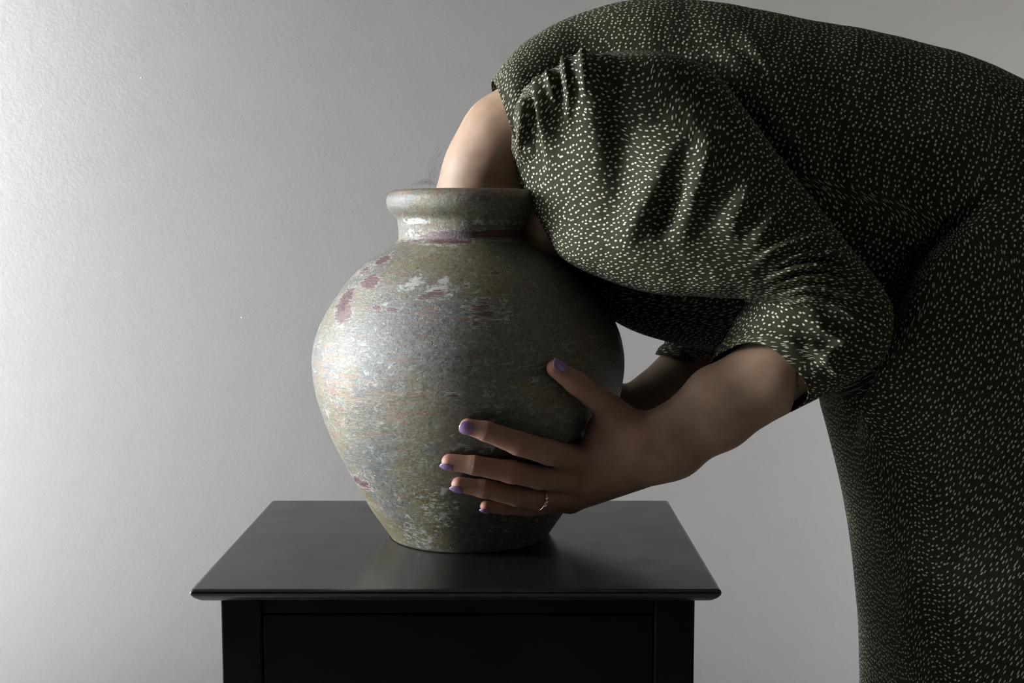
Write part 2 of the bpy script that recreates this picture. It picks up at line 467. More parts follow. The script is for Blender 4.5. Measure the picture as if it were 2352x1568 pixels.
pr = catmull(prof, t); pr[:, 0] = np.maximum(pr[:, 0], 0.0005)
pr[:, 1] = np.maximum(pr[:, 1], TABLE_Z + 0.0003)
OUT = np.array(outer[::-1])
def vase_r(z): return np.interp(z, OUT[:, 1], OUT[:, 0])
NT = 420
th = np.linspace(0, 2 * np.pi, NT + 1)[:-1] + np.pi / 2     # seam behind
G = np.empty((len(pr), NT, 3))
wob = 1 + 0.0035 * np.sin(th * 2 + 1.0) * 0 
from mathutils import noise as mnoise
G[..., 0] = pr[:, None, 0] * np.cos(th)[None]
G[..., 1] = pr[:, None, 0] * np.sin(th)[None]
G[..., 2] = pr[:, None, 1] - TABLE_Z
# hand-thrown unevenness
wz = G[..., 2]; un = 0.00013 * (np.sin(wz * 150 + 2 * np.sin(th * 3)) + np.sin(wz * 61 + th * 2 + 1) + 0.6 * np.sin(wz * 333 + 3 * np.sin(th * 5 + 1)))
sc_ = 1 + un / np.maximum(pr[:, None, 0], 0.03) * (pr[:, None, 0] > 0.03)
G[..., 0] *= sc_; G[..., 1] *= sc_
arc = np.concatenate([[0], np.cumsum(np.linalg.norm(np.diff(pr, axis=0), axis=1))])
uv = np.stack(np.broadcast_arrays((th - np.pi / 2)[None] * 0.14, arc[:, None]), -1)
Fq = grid_faces(len(pr), NT)[:, ::-1]
# seam in uv handled by per-loop fix
vase_me = mesh_np('vase', G.reshape(-1, 3), Fq, uv.reshape(-1, 2))
ul = vase_me.uv_layers[0].data; nl = len(ul)
ua = np.empty(nl * 2, np.float32); ul.foreach_get('uv', ua); ua = ua.reshape(-1, 4, 2)
wrap = (ua[:, :, 0].max(1) - ua[:, :, 0].min(1)) > 0.4
sel = wrap[:, None] & (ua[:, :, 0] < 0.4)
ua[..., 0][sel] += 2 * np.pi * 0.14
ul.foreach_set('uv', ua.ravel())
# worn patches as point attributes
W = G.reshape(-1, 3) + np.array((VAX, VC_Y, TABLE_Z))
qx, qy = project(W)
front = W[:, 1] < VC_Y
def blobs(lst, x, y):
    out = np.zeros(len(x))
    for (bx, by, rx, ry, rot, a) in lst:
        c, s = math.cos(math.radians(rot)), math.sin(math.radians(rot))
        dx, dy = x - bx, y - by
        u, v = (dx * c + dy * s) / rx, (-dx * s + dy * c) / ry
        out = np.maximum(out, a * np.exp(-(u * u + v * v) ** 1.5 * 0.7))
    return out
maroon = [(792, 690, 36, 12, -58, .85), (788, 715, 20, 30, 10, .9), (850, 648, 24, 14, -30, 1.0), (880, 597, 22, 8, -25, .85), (840, 620, 30, 8, -28, .55), (813, 625, 14, 6, -50, .7),
          (866, 707, 12, 7, 15, .95), (900, 711, 14, 6, 5, .95), (995, 678, 38, 10, -10, .8), (1108, 715, 34, 30, 0, .62), (1140, 626, 26, 8, 0, .6), (1005, 712, 8, 6, 0, .7),
          (960, 625, 10, 6, -20, .6), (1072, 655, 10, 8, 0, .6), (830, 1108, 34, 9, 35, .7), (1020, 552, 70, 8, 3, .8), (1180, 536, 120, 10, 0, .95), (1050, 540, 90, 13, 0, .8), (945, 553, 40, 6, -4, .6),
          (1040, 905, 22, 14, 0, .55), (1100, 745, 20, 10, 0, .6)]
pale = [(945, 652, 48, 14, -25, .75), (1010, 668, 50, 20, -12, .6), (1020, 645, 26, 12, 0, .6), (880, 690, 26, 20, 0, .45), (850, 665, 20, 12, 0, .5), (865, 605, 50, 12, -30, .6), (795, 680, 50, 20, -58, .5),
        (1160, 715, 34, 36, 0, .5), (1080, 700, 50, 40, 0, .35), (1210, 860, 60, 50, 0, .35), (1200, 1190, 130, 50, 0, .40), (1010, 1170, 70, 60, 40, .42), (960, 1230, 60, 30, 30, .5),
        (960, 508, 40, 9, 0, .8), (1150, 510, 110, 9, 0, .62), (950, 535, 30, 20, 0, .6), (1150, 553, 100, 4, 1, .6), (1000, 562, 60, 4, 2, .6), (1370, 735, 50, 6, -14, .5), (930, 465, 60, 12, 0, .35)]
copper = [(790, 880, 90, 40, 25, .8), (1000, 440, 120, 7, 0, .7), (1180, 440, 90, 9, 0, .8), (930, 440, 60, 8, 0, .8), (985, 720, 30, 20, 0, .4), (900, 930, 90, 50, 10, .4), (905, 620, 40, 20, 0, .2)]
for nm, lst in (('maroon', maroon), ('pale', pale), ('copper', copper)):
    val = blobs(lst, qx, qy) * front
    a = vase_me.attributes.new(nm, 'FLOAT', 'POINT'); a.data.foreach_set('value', val.astype(np.float32))
vase = link('vase', vase_me, M_vase)
vase.location = (VAX, VC_Y, TABLE_Z)
vase['label'] = 'large round-bellied grey-green vase with worn maroon and silver glaze standing on the black table'
vase['category'] = 'vase'

# ------------------------------------------------------------------ implicit skin surface
class Field:
    def __init__(s, lo, hi, h):
        s.lo = np.array(lo, float); s.h = h
        s.n = np.ceil((np.array(hi) - s.lo) / h).astype(int) + 1
        s.F = np.full(s.n, 0.05, np.float32)
        s.ax = [s.lo[i] + h * np.arange(s.n[i]) for i in range(3)]
    def cone(s, a, b, r1, r2, k=0.006, arr=None, flat=None):
        F = s.F if arr is None else arr
        a = np.array(a, float); b = np.array(b, float)
        m = max(r1, r2) * (1.0 if flat is None else 1.0) + max(k, 0.004) + 2 * s.h + 0.004
        lo = np.minimum(a, b) - m; hi = np.maximum(a, b) + m
        i0 = np.clip(np.floor((lo - s.lo) / s.h).astype(int), 0, s.n); i1 = np.clip(np.ceil((hi - s.lo) / s.h).astype(int) + 1, 0, s.n)
        if np.any(i1 <= i0): return
        sl = tuple(slice(p, q) for p, q in zip(i0, i1))
        X, Y, Z = np.meshgrid(*[s.ax[i][sl[i]] for i in range(3)], indexing='ij', sparse=True)
        ba = b - a; L2 = float(ba @ ba) + 1e-12
        px, py, pz = X - a[0], Y - a[1], Z - a[2]
        t = np.clip((px * ba[0] + py * ba[1] + pz * ba[2]) / L2, 0, 1)
        dx, dy, dz = px - t * ba[0], py - t * ba[1], pz - t * ba[2]
        if flat is not None:          # (direction, factor): stretches distance along a direction so the limb is flatter there
            n, f = flat
            dn = dx * n[0] + dy * n[1] + dz * n[2]
            q = np.sqrt(np.maximum(dx * dx + dy * dy + dz * dz + dn * dn * (f * f - 1), 0))
        else: q = np.sqrt(dx * dx + dy * dy + dz * dz)
        d = (q - (r1 + (r2 - r1) * t)).astype(np.float32)
        o = F[sl]
        if k <= 0: F[sl] = np.minimum(o, d)
        else:
            h = np.clip(0.5 + 0.5 * (o - d) / k, 0, 1)
            F[sl] = o + (d - o) * h - k * h * (1 - h)
    def chain(s, pts, rad, k=0.004, into_k=0.006, flat=None):
        A = np.full(s.n, 0.05, np.float32)
        for i in range(len(pts) - 1): s.cone(pts[i], pts[i + 1], rad[i], rad[i + 1], k, A, flat)
        s.merge(A, into_k)
    def merge(s, A, k):
        m = A < 0.03
        o = s.F[m]; d = A[m]
        if k <= 0: s.F[m] = np.minimum(o, d)
        else:
            h = np.clip(0.5 + 0.5 * (o - d) / k, 0, 1)
            s.F[m] = o + (d - o) * h - k * h * (1 - h)
    def mesh(s):
        F = s.F; ins = F < 0
        c = np.zeros(np.array(F.shape) - 1, np.int8)
        offs = [(i, j, k) for i in (0, 1) for j in (0, 1) for k in (0, 1)]
        for (i, j, k) in offs:
            c += ins[i:F.shape[0] - 1 + i, j:F.shape[1] - 1 + j, k:F.shape[2] - 1 + k]
        act = (c > 0) & (c < 8)
        idx = np.argwhere(act)
        ids = np.full(act.shape, -1, np.int64); ids[act] = np.arange(len(idx))
        vals = {o: F[idx[:, 0] + o[0], idx[:, 1] + o[1], idx[:, 2] + o[2]] for o in offs}
        acc = np.zeros((len(idx), 3)); cnt = np.zeros(len(idx))
        for o in offs:
            for ax in range(3):
                if o[ax]: continue
                q = list(o); q[ax] = 1; q = tuple(q)
                a, b = vals[o], vals[q]
                cr = (a < 0) != (b < 0)
                tt = np.where(cr, a / np.where(cr, a - b, 1), 0)
                p = np.tile(np.array(o, float), (len(idx), 1)); p[:, ax] = tt
                acc[cr] += p[cr]; cnt[cr] += 1
        V = s.lo + s.h * (idx + acc / cnt[:, None])
        faces = []
        for ax in range(3):
            a1, a2 = (ax + 1) % 3, (ax + 2) % 3
            sl0 = [slice(None)] * 3; sl1 = [slice(None)] * 3
            sl0[ax] = slice(0, -1); sl1[ax] = slice(1, None)
            x = ins[tuple(sl0)] != ins[tuple(sl1)]
            e = np.argwhere(x)
            ok = (e[:, a1] > 0) & (e[:, a2] > 0) & (e[:, a1] < F.shape[a1] - 1) & (e[:, a2] < F.shape[a2] - 1)
            e = e[ok]
            if not len(e): continue
            q = []
            for (d1, d2) in ((-1, -1), (0, -1), (0, 0), (-1, 0)):
                g = e.copy(); g[:, a1] += d1; g[:, a2] += d2
                q.append(ids[g[:, 0], g[:, 1], g[:, 2]])
            q = np.stack(q, 1)
            flip = ~ins[e[:, 0], e[:, 1], e[:, 2]]
            q[flip] = q[flip][:, ::-1]
            faces.append(q)
        Fc = np.concatenate(faces)
        return V, Fc

def on_vase(px, py, off):
    Ys = np.linspace(VC_Y - 0.2, VC_Y, 500)
    for Y in Ys:
        p = P(px, py, Y)
        if math.hypot(p[0] - VAX, p[1] - VC_Y) < vase_r(p[2]) + off: return p
    return P(px, py, VC_Y - 0.01)

# near hand: joints (frame spots with depths), radii
def fin(tips, mcp, rad):
    pts = [on_vase(x, y, o) for (x, y, o) in tips] + [P(*mcp)]
    return pts, rad
FING = {
 'index': fin([(1074, 979, .0072), (1116, 990, .0085), (1192, 1018, .0115), (1262, 1039, .013)], (1318, 1052, 1.098), [.0073, .0090, .0110, .0118, .0124]),
 'middle': fin([(1032, 1060, .0072), (1090, 1068, .0085), (1175, 1083, .0115), (1240, 1096, .013)], (1325, 1104, 1.098), [.0073, .0088, .0107, .0112, .0120]),
 'ring': fin([(1054, 1112, .0070), (1112, 1122, .0082), (1190, 1138, .011), (1245, 1144, .013)], (1322, 1138, 1.108), [.0071, .0085, .0102, .0108, .0114]),
 'pinky': fin([(1116, 1162, .0060), (1160, 1165, .007), (1215, 1166, .009)], (1310, 1152, 1.128), [.0056, .0066, .0078, .0100]),
 'thumb': (([on_vase(1275, 846, .0078), on_vase(1325, 880, .0105), on_vase(1362, 908, .014), P(1398, 936, 1.088), P(1455, 985, 1.085)]), [.0080, .0108, .0112, .0132, .0162]),
}
WR = P(1522, 1028, 1.085)
def palm_cones():
    out = []
    ki, km, kr, kp_ = (FING[n][0][-1] for n in ('index', 'middle', 'ring', 'pinky'))
    out.append((ki, P(1480, 1000, 1.085), .0125, .0150))
    out.append((km, P(1500, 1022, 1.083), .0125, .0160))
    out.append((kr, P(1505, 1045, 1.085), .0120, .0160))
    out.append((kp_, P(1525, 1066, 1.090), .0108, .0150))
    out.append((P(1382, 992, 1.095), P(1455, 1010, 1.09), .0155, .0165))
    out.append((P(1400, 948, 1.090), P(1468, 998, 1.086), .0130, .0165))
    out.append((P(1345, 1050, 1.108), P(1460, 1040, 1.09), .0120, .0150))
    out.append((P(1360, 1110, 1.115), P(1460, 1075, 1.10), .0115, .0140))
    return out
ELB = P(1905, 775, 1.07)
def arm_cones():
    return [
        (P(1478, 1000, 1.085), P(1528, 985, 1.085), .0160, .0185),
        (P(1515, 1062, 1.090), P(1560, 1045, 1.090), .0165, .0190),
        (P(1528, 985, 1.085), P(1640, 905, 1.085), .0185, .0240),
        (P(1555, 1045, 1.09), P(1658, 968, 1.088), .0190, .0245),
        (P(1640, 905, 1.085), P(1770, 838, 1.08), .0240, .0290),
        (P(1658, 968, 1.088), P(1775, 888, 1.08), .0245, .0265),
        (P(1540, 1015, 1.088), P(1660, 932, 1.086), .0210, .0270),
        (P(1660, 932, 1.086), P(1775, 862, 1.08), .0270, .0310),
        (P(1775, 862, 1.08), ELB, .0310, .0300),
        (ELB, P(1735, 465, 1.12), .0300, .0340),
        (P(1735, 465, 1.12), P(1500, 300, 1.19), .0350, .0380),
    ]
def mir(p): return np.array((p[0], 2 * VC_Y - p[1], p[2]))

V_all, F_all, base = [], [], 0
def add_part(Vn, Fn):
    global base
    V_all.append(Vn); F_all.append(Fn + base); base += len(Vn)

def smooth_laplace(V, Fc, it=2, lam=0.5):
    for _ in range(it):
        S = np.zeros_like(V); c = np.zeros(len(V))
        for a, b in ((0, 1), (1, 2), (2, 3), (3, 0)):
            for i, j in ((a, b), (b, a)):
                for d in range(3): S[:, d] += np.bincount(Fc[:, i], V[Fc[:, j], d], len(V))
                c += np.bincount(Fc[:, i], minlength=len(V))
        V = V + lam * (S / np.maximum(c, 1)[:, None] - V)
    return V

def hand_field(mirror, h, hi_x):
    m = mir if mirror else (lambda p: p)
    allp = [p for f in FING.values() for p in f[0]] + [c for q in palm_cones() for c in q[:2]] + [c for q in arm_cones()[:9] for c in q[:2]]
    allp = np.array([m(p) for p in allp])
    lo = allp.min(0) - .03; hi = allp.max(0) + .045
    hi[0] = hi_x
    Fd = Field(lo, hi, h)
    for n, (pts, rad) in FING.items():
        Fd.chain([m(p) for p in pts], rad, .003, 0.0022)
    A = np.full(Fd.n, 0.05, np.float32)
    for (a, b, r1, r2) in palm_cones(): Fd.cone(m(a), m(b), r1, r2, .012, A)
    if not mirror:
        for (a, b, r1, r2) in arm_cones()[:10]: Fd.cone(a, b, r1, r2, .012, A)
    else:
        ws, we = mir(P(1500, 1030, 1.088)), P(1572, 868, 1.315)
        for (a, b, r1, r2) in ((ws, (ws + we) / 2, .022, .027), ((ws + we) / 2, we, .028, .034), (we, P(1690, 770, 1.33), .033, .034)):
            Fd.cone(a, b, r1, r2, .016, A)
    Fd.merge(A, 0.006)
    # knuckle bumps already in radii
    return Fd

fd = hand_field(False, 0.0013, P(1870, 800, 0.99)[0])
Vn, Fn = fd.mesh(); Vn = smooth_laplace(Vn, Fn, 2); add_part(Vn, Fn)
n_near = len(Vn)
fd = hand_field(True, 0.0024, P(1690, 800, 1.32)[0])
Vn, Fn = fd.mesh(); add_part(smooth_laplace(Vn, Fn, 1), Fn)

# neck, head inside the vase, trunk and legs under the dress
fd = Field((-0.14, 0.84, -0.005), (0.86, 1.56, 1.32), 0.0052)
def bc(a, b, r1, r2, k=0.03, **kw): fd.cone(a, b, r1, r2, k, **kw)
Y0 = VC_Y
hc = P(1095, 720, Y0)                                 # head, upside down in the belly of the vase
bc(P(1100, 640, Y0), P(1075, 800, Y0), .056, .070, .02)
bc(P(1050, 800, Y0), P(1085, 840, Y0), .068, .066, .02)
bc(P(1180, 740, Y0), P(1215, 700, Y0), .020, .026, .02)      # cheeks and jaw towards the body
bc(P(1225, 655, Y0 - .012), P(1225, 655, Y0 + .012), .018, .018, .015)  # chin
bc(P(1245, 745, Y0), P(1228, 790, Y0), .009, .006, .008)      # nose
bc(P(1236, 705, Y0 - .014), P(1236, 705, Y0 + .014), .006, .006, .006)  # lips
bc(P(1215, 800, Y0 - .028), P(1215, 800, Y0 + .028), .014, .014, .012)  # brow
for s in (-1, 1):
    bc(P(1095, 760, Y0 + s * .072), P(1085, 795, Y0 + s * .076), .007, .010, .006)   # ears
    bc(P(1222, 782, Y0 + s * .028), P(1222, 782, Y0 + s * .028), .011, .011, .004)   # eyes
# neck
bc(P(1100, 640, Y0), P(1098, 470, Y0), .050, .0430, .01)
bc(P(1097, 470, Y0), P(1116, 400, Y0), .0430, .0430, .01)
bc(P(1116, 400, Y0), P(1135, 362, Y0), .0430, .0430, .01)
bc(P(1135, 362, Y0), P(1160, 315, Y0), .0430, .0430, .01)
bc(P(1160, 315, Y0), P(1250, 270, Y0), .0430, .052, .01)
bc(P(1225, 420, Y0), P(1275, 480, Y0), .030, .050, .02)      # throat into the upper chest
bc(P(1262, 540, Y0 - .035), P(1330, 500, Y0 - .02), .022, .040, .02)
# shoulders, trunk, pelvis
YT = Y0 + .05
bc(P(1420, 260, YT - .045), P(1420, 260, YT + .045), .042, .042, .02)
bc(P(1440, 320, YT - .02), P(1440, 320, YT + .02), .075, .075, .02)
bc(P(1450, 330, YT - .02), P(1900, 400, YT - .02), .078, .080, .04)
bc(P(1450, 330, YT + .02), P(1900, 400, YT + .02), .078, .080, .04)
bc(P(1900, 400, YT), P(2230, 620, YT), .085, .09, .04)
bc(P(2250, 650, YT - .04), P(2250, 650, YT + .04), .095, .095, .04)
for s in (-1, 1):
    hip, kn, an = P(2270, 760, YT + s * .06), P(2250, 1500, YT + s * .075), np.array((P(2290, 784, Y0)[0], YT + s * .085, .09))
    bc(hip, kn, .075, .052); bc(kn, an, .052, .036)
    bc(an, (an[0] - .02, an[1], .045), .036, .036)
    bc((an[0] + .03, an[1], .034), (an[0] - .13, an[1] + s * .01, .028), .032, .028, .02)
    bc((an[0] - .13, an[1] - s * .012, .024), (an[0] - .16, an[1] - s * .012, .020), .020, .016, .02)
# upper arms run on from the forearms
CUTN, CUTF = P(1870, 800, 0.99)[0], P(1690, 800, 1.32)[0]
for (a, b, r1, r2) in arm_cones()[8:]: fd.cone(a, b, r1, r2, .012)
fd.cone(P(1572, 868, 1.315), P(1690, 770, 1.33), .033, .034, .012)
fd.cone(P(1690, 770, 1.33), P(1560, 450, 1.32), .034, .038, .012); fd.cone(P(1560, 450, 1.32), P(1430, 290, 1.28), .038, .042, .012)
Vn, Fn = fd.mesh(); Vn = smooth_laplace(Vn, Fn, 2)
Vn[:, 2] = np.maximum(Vn[:, 2], 0.0)
fc = Vn[Fn].max(1)
zlo = P(1800, 1000, 1.0)[2]; zhi = P(1800, 690, 1.0)[2]
cutn = (fc[:, 0] < CUTN + .004) & (fc[:, 0] > CUTN - .12) & (fc[:, 1] < 1.06) & (fc[:, 2] < P(1800, 760, 1.0)[2]) & (fc[:, 2] > zlo)
zf = P(1600, 720, 1.3)[2]
cutf = (fc[:, 0] < CUTF + .004) & (fc[:, 0] > CUTF - .13) & (fc[:, 1] > 1.27) & (fc[:, 2] < zf)
Fn = Fn[~(cutn | cutf)]
add_part(Vn, Fn)
Vb = np.concatenate(V_all); Fb = np.concatenate(F_all)
import bmesh
def bridge(Vb, Fb):
    """close the cut in each elbow so that the body is one surface"""
    e = np.concatenate([Fb[:, [i, (i + 1) % 4]] for i in range(4)]); es = np.sort(e, 1)
    key = es[:, 0].astype(np.int64) * len(Vb) + es[:, 1]
    u, inv, cnt = np.unique(key, return_inverse=True, return_counts=True)
    be = e[cnt[inv] == 1]
    nxt = {}
    for a, b in be: nxt.setdefault(int(a), []).append(int(b))
    loops, seen = [], set()
    for s0 in list(nxt):
        if s0 in seen: continue
        lp, c = [s0], s0; seen.add(s0)
        while True:
            q = [x for x in nxt.get(c, []) if x not in seen]
            if not q: break
            c = q[0]; seen.add(c); lp.append(c)
        if len(lp) > 8: loops.append(lp)
    info = [(len(l), Vb[l].mean(0).round(3).tolist()) for l in loops]
    print('LOOPS', info)
    tris = []
    for cut, far in ((CUTN, False), (CUTF, True)):
        cand = [l for l in loops if abs(Vb[l].mean(0)[0] - cut) < .02 and (Vb[l].mean(0)[1] > VC_Y) == far]
        if len(cand) < 2: print('no bridge'); continue
        cand.sort(key=len, reverse=True)
        A, B = cand[0], cand[1]
        c = Vb[A].mean(0)
        ang = lambda l: np.unwrap(np.arctan2(Vb[l][:, 2] - Vb[l].mean(0)[2], Vb[l][:, 1] - Vb[l].mean(0)[1]))
        aa, ab = ang(A), ang(B)
        if aa[-1] < aa[0]: A = A[::-1]; fl = True
        else: fl = False
        if ab[-1] < ab[0]: B = B[::-1]
        w = lambda l: np.arctan2(Vb[l][:, 2] - Vb[l].mean(0)[2], Vb[l][:, 1] - Vb[l].mean(0)[1])
        A = list(np.roll(A, -int(np.argmin(w(A))))); B = list(np.roll(B, -int(np.argmin(w(B)))))
        fa = np.arange(len(A) + 1) / len(A); fb = np.arange(len(B) + 1) / len(B)
        i = j = 0
        while i < len(A) or j < len(B):
            if j >= len(B) or (i < len(A) and fa[i + 1] <= fb[j + 1]):
                tris.append((A[i % len(A)], A[(i + 1) % len(A)], B[j % len(B)], B[j % len(B)])); i += 1
            else:
                tris.append((A[i % len(A)], B[(j + 1) % len(B)], B[j % len(B)], A[i % len(A)])); j += 1
    return tris
BR = bridge(Vb, Fb)

person = bpy.data.objects.new('person', None); C.objects.link(person)
ORG = np.array((P(2290, 784, Y0)[0], Y0, 0.0)); person.location = ORG
person['label'] = 'person in a dark green dotted dress bent over with head inside the vase'
person['category'] = 'person'
def plocal(V): return V - ORG
body_me = mesh_np('body', plocal(Vb), Fb)
bmh = bmesh.new(); bmh.from_mesh(body_me); bmh.verts.ensure_lookup_table()
for q in BR:
    u3 = list(dict.fromkeys(int(x) for x in q))
    if len(u3) == 3:
        try: bmh.faces.new([bmh.verts[x] for x in u3])
        except ValueError: pass
used = [v for v in bmh.verts if not v.link_faces]
bmesh.ops.recalc_face_normals(bmh, faces=bmh.faces[:])
bmh.to_mesh(body_me); bmh.free()
flush = np.zeros(len(Vb)); flush[:n_near] = 0.38 / (1 + np.exp((Vb[:n_near, 0] - P(1500, 1000, 1.085)[0]) / .015)); crease = np.zeros(len(Vb))
for n, (pts, rad) in FING.items():
    d = np.linalg.norm(Vb[:n_near] - pts[0], axis=1); flush[:n_near] = np.maximum(flush[:n_near], 0.8 * np.exp(-(d / .013) ** 2))
    js = [1, 2] if n not in ('thumb', 'pinky') else [1]
    for j in js:
        ax = pts[j - 1] - pts[j + 1]; ax /= np.linalg.norm(ax)
        rel = Vb[:n_near] - pts[j]; s = rel @ ax; dd = np.linalg.norm(rel, axis=1)
        near = np.exp(-(dd / .0135) ** 4)
        flush[:n_near] = np.maximum(flush[:n_near], (1.0 if j == 2 else .6) * np.exp(-(s / .0065) ** 2) * near)
        crease[:n_near] += near * (.6 * np.exp(-(s / .0011) ** 2) + .5 * np.exp(-((s - .0034) / .0011) ** 2) + .5 * np.exp(-((s + .0034) / .0011) ** 2)) * (1 if j == 2 else .6)
wl = P(1487, 962, 1.07); rel = Vb[:n_near] - WR
axw = P(1640, 930, 1.04) - WR; axw /= np.linalg.norm(axw); s = rel @ axw; top = np.exp(-(np.linalg.norm(Vb[:n_near] - P(1500, 985, 1.065), axis=1) / .022) ** 4)
crease[:n_near] += top * (np.exp(-((s + .002) / .0009) ** 2) + .7 * np.exp(-((s - .006) / .0009) ** 2))
for nm, val in (('flush', flush), ('crease', crease)):
    a = body_me.attributes.new(nm, 'FLOAT', 'POINT'); a.data.foreach_set('value', np.clip(val, 0, 1).astype(np.float32))
body = link('body', body_me, M_skin, person)

# nails
def nail(p_tip, p_next, up, r, ln, wd, shift):
    ax = p_tip - p_next; ax /= np.linalg.norm(ax)
    up = np.array(up, float); up -= ax * (up @ ax); up /= np.linalg.norm(up)
    sd = np.cross(ax, up)
    nu, nv = 13, 13; V = []
    for lay in (0, 1):
        for i in range(nu):
            s = i / (nu - 1) * 2 - 1
            for j in range(nv):
                q = j / (nv - 1) * 2 - 1
                w_ = math.sqrt(max(0, 1 - abs(s) ** 3.2)) * 0.96 + 0.04
                ang = q * wd * w_
                # curve down over the tip
                along = shift + s * ln / 2
                rr = r + 0.0008 - lay * 0.0009
                x_ = max(0.0, along) / (r * 1.25)
                rr *= math.sqrt(max(0.35, 1 - 0.62 * min(x_, 1.05) ** 2)) if lay == 0 else math.sqrt(max(0.35, 1 - 0.62 * min(x_, 1.05) ** 2))
                V.append(p_tip + ax * along + rr * (math.cos(ang) * up + math.sin(ang) * sd))
    Fc = []
    m = nu * nv
    for i in range(nu - 1):
        for j in range(nv - 1):
            a = i * nv + j
            Fc.append((a, a + 1, a + nv + 1, a + nv)); Fc.append((m + a, m + a + nv, m + a + nv + 1, m + a + 1))
    for i in range(nu - 1):
        a = i * nv; Fc.append((a, a + nv, m + a + nv, m + a)); a += nv - 1; Fc.append((a, m + a, m + a + nv, a + nv))
    for j in range(nv - 1):
        Fc.append((j, m + j, m + j + 1, j + 1)); a = (nu - 1) * nv + j; Fc.append((a, a + 1, m + a + 1, m + a))
    return mesh_np('fingernail', plocal(np.array(V)), Fc)
for n, up, r, ln, wd, sh in (('index', (-.25, -1, -.10), .0073, .0125, .95, .0018), ('middle', (-.15, -.55, -1.0), .0073, .0130, .95, .002),
                             ('ring', (-.15, -.55, -1.0), .0071, .0125, .95, .002), ('pinky', (-.1, -.45, -1.0), .0056, .0100, .95, .0015),
                             ('thumb', (.55, -.75, .75), .0081, .0140, .95, .001)):
    pts = FING[n][0]
    nm = link('fingernail', nail(pts[0], pts[1], up, r, ln, wd, sh), M_nail, body)
    nm['label'] = 'lilac painted fingernail'

# ring
rp = FING['ring'][0]; rc = rp[3] * .9 + rp[2] * .1; rax = rp[2] - rp[3]; rax /= np.linalg.norm(rax)
u = np.cross(rax, (0, 0, 1)); u /= np.linalg.norm(u); v = np.cross(rax, u)
a = np.linspace(0, 2 * np.pi, 65)[:-1]; b = np.linspace(0, 2 * np.pi, 13)[:-1]; RR = .0114
G = np.array([[rc + (RR + .0007 * math.cos(q)) * (math.cos(p) * u + math.sin(p) * v) + .0008 * math.sin(q) * rax for q in b] for p in a])
V = G.reshape(-1, 3); Fc = []
for i in range(64):
    for j in range(12): Fc.append((i * 12 + j, ((i + 1) % 64) * 12 + j, ((i + 1) % 64) * 12 + (j + 1) % 12, i * 12 + (j + 1) % 12))
ring = link('ring', mesh_np('ring', plocal(V), Fc), M_gold, person)
ring['label'] = 'thin gold ring with three small clear stones'
import bmesh
for k in (-1, 0, 1):
    # stones on the side of the finger that faces the room
    d0 = np.array((0, -1.0, 0.0)); d0 -= rax * (d0 @ rax); d0 /= np.linalg.norm(d0); d1 = np.cross(rax, d0)
    ang = k * .30
    pp = rc + (RR + .0011) * (math.cos(ang) * d0 + math.sin(ang) * d1)
    bm = bmesh.new(); bmesh.ops.create_icosphere(bm, subdivisions=2, radius=.00155)
    me = bpy.data.meshes.new('stone'); bm.to_mesh(me); bm.free()
    o = link('stone', me, M_stone, ring, False); o.location = plocal(pp)

# ------------------------------------------------------------------ the dress
def ridge_field(px, py, ridges):
    """px,py arrays; ridges: (polyline, wl, wr, amp)"""
    H = np.zeros(px.shape)
    for (pl, wl_, wr_, amp, *hang) in ridges:
        pl = np.array(pl, float); n = len(pl)
        t = np.linspace(0, n - 1, (n - 1) * 6 + 1); q = catmull(pl, t)
        best = np.full(px.shape, 1e9); sg = np.zeros(px.shape); tt = np.zeros(px.shape)
        for i in range(len(q) - 1):
            a, b = q[i], q[i + 1]; d = b - a; L2 = d @ d
            s = np.clip(((px - a[0]) * d[0] + (py - a[1]) * d[1]) / L2, 0, 1)
            ex, ey = px - a[0] - s * d[0], py - a[1] - s * d[1]
            dd = ex * ex + ey * ey
            m = dd < best
            best = np.where(m, dd, best); sg = np.where(m, d[0] * ey - d[1] * ex, sg); tt = np.where(m, (i + s) / (len(q) - 1), tt)
        dist = np.sqrt(best)
        wdt = np.where(sg > 0, wl_, wr_)
        taper = np.minimum(1, 1.15 * np.sin(np.pi * np.clip(tt, 0, 1)) ** 1.3)
        if hang: taper = np.clip((1 - tt) * 1.6, 0, 1) ** 1.2      # sewn in at its upper end
        H += amp * np.exp(-(dist / wdt) ** 2) * taper
    return H

def loft(sections, nu, nv, expo=2.0, seam=np.pi / 2, Yd=None):
    """sections: (U(px,py), L(px,py), Y, depth half, (bx,by) frame tilt of the near point, dzfar)"""
    cs = []
    for s in sections:
        (U, Lw, Y, hd, tilt) = s[:5]
        u, l = P(*U, Y), P(*Lw, s[5] if len(s) > 5 else Y)
        c = (u + l) / 2; a = (u - l) / 2
        k = Y / F_PX
        bvec = np.array((tilt[0] * k, -hd, -tilt[1] * k))
        cs.append(np.concatenate([c, a, bvec]))
    cs = np.array(cs)
    t = np.linspace(0, len(cs) - 1, nu)
    K = catmull(cs, t)
    th = np.linspace(0, 2 * np.pi, nv + 1)[:-1] - np.pi / 2      # starts far (sin=-1 -> away)
    co, si = np.cos(th), np.sin(th)
    ex = np.interp(t, np.arange(len(cs)), expo)[:, None] if np.ndim(expo) else np.full((nu, 1), float(expo))
    co = np.sign(co)[None] * np.abs(co)[None] ** (2.0 / ex); si = np.sign(si)[None] * np.abs(si)[None] ** (2.0 / ex)
    G = K[:, None, 0:3] + co[..., None] * K[:, None, 3:6] + si[..., None] * K[:, None, 6:9]
    return G, K, th, t

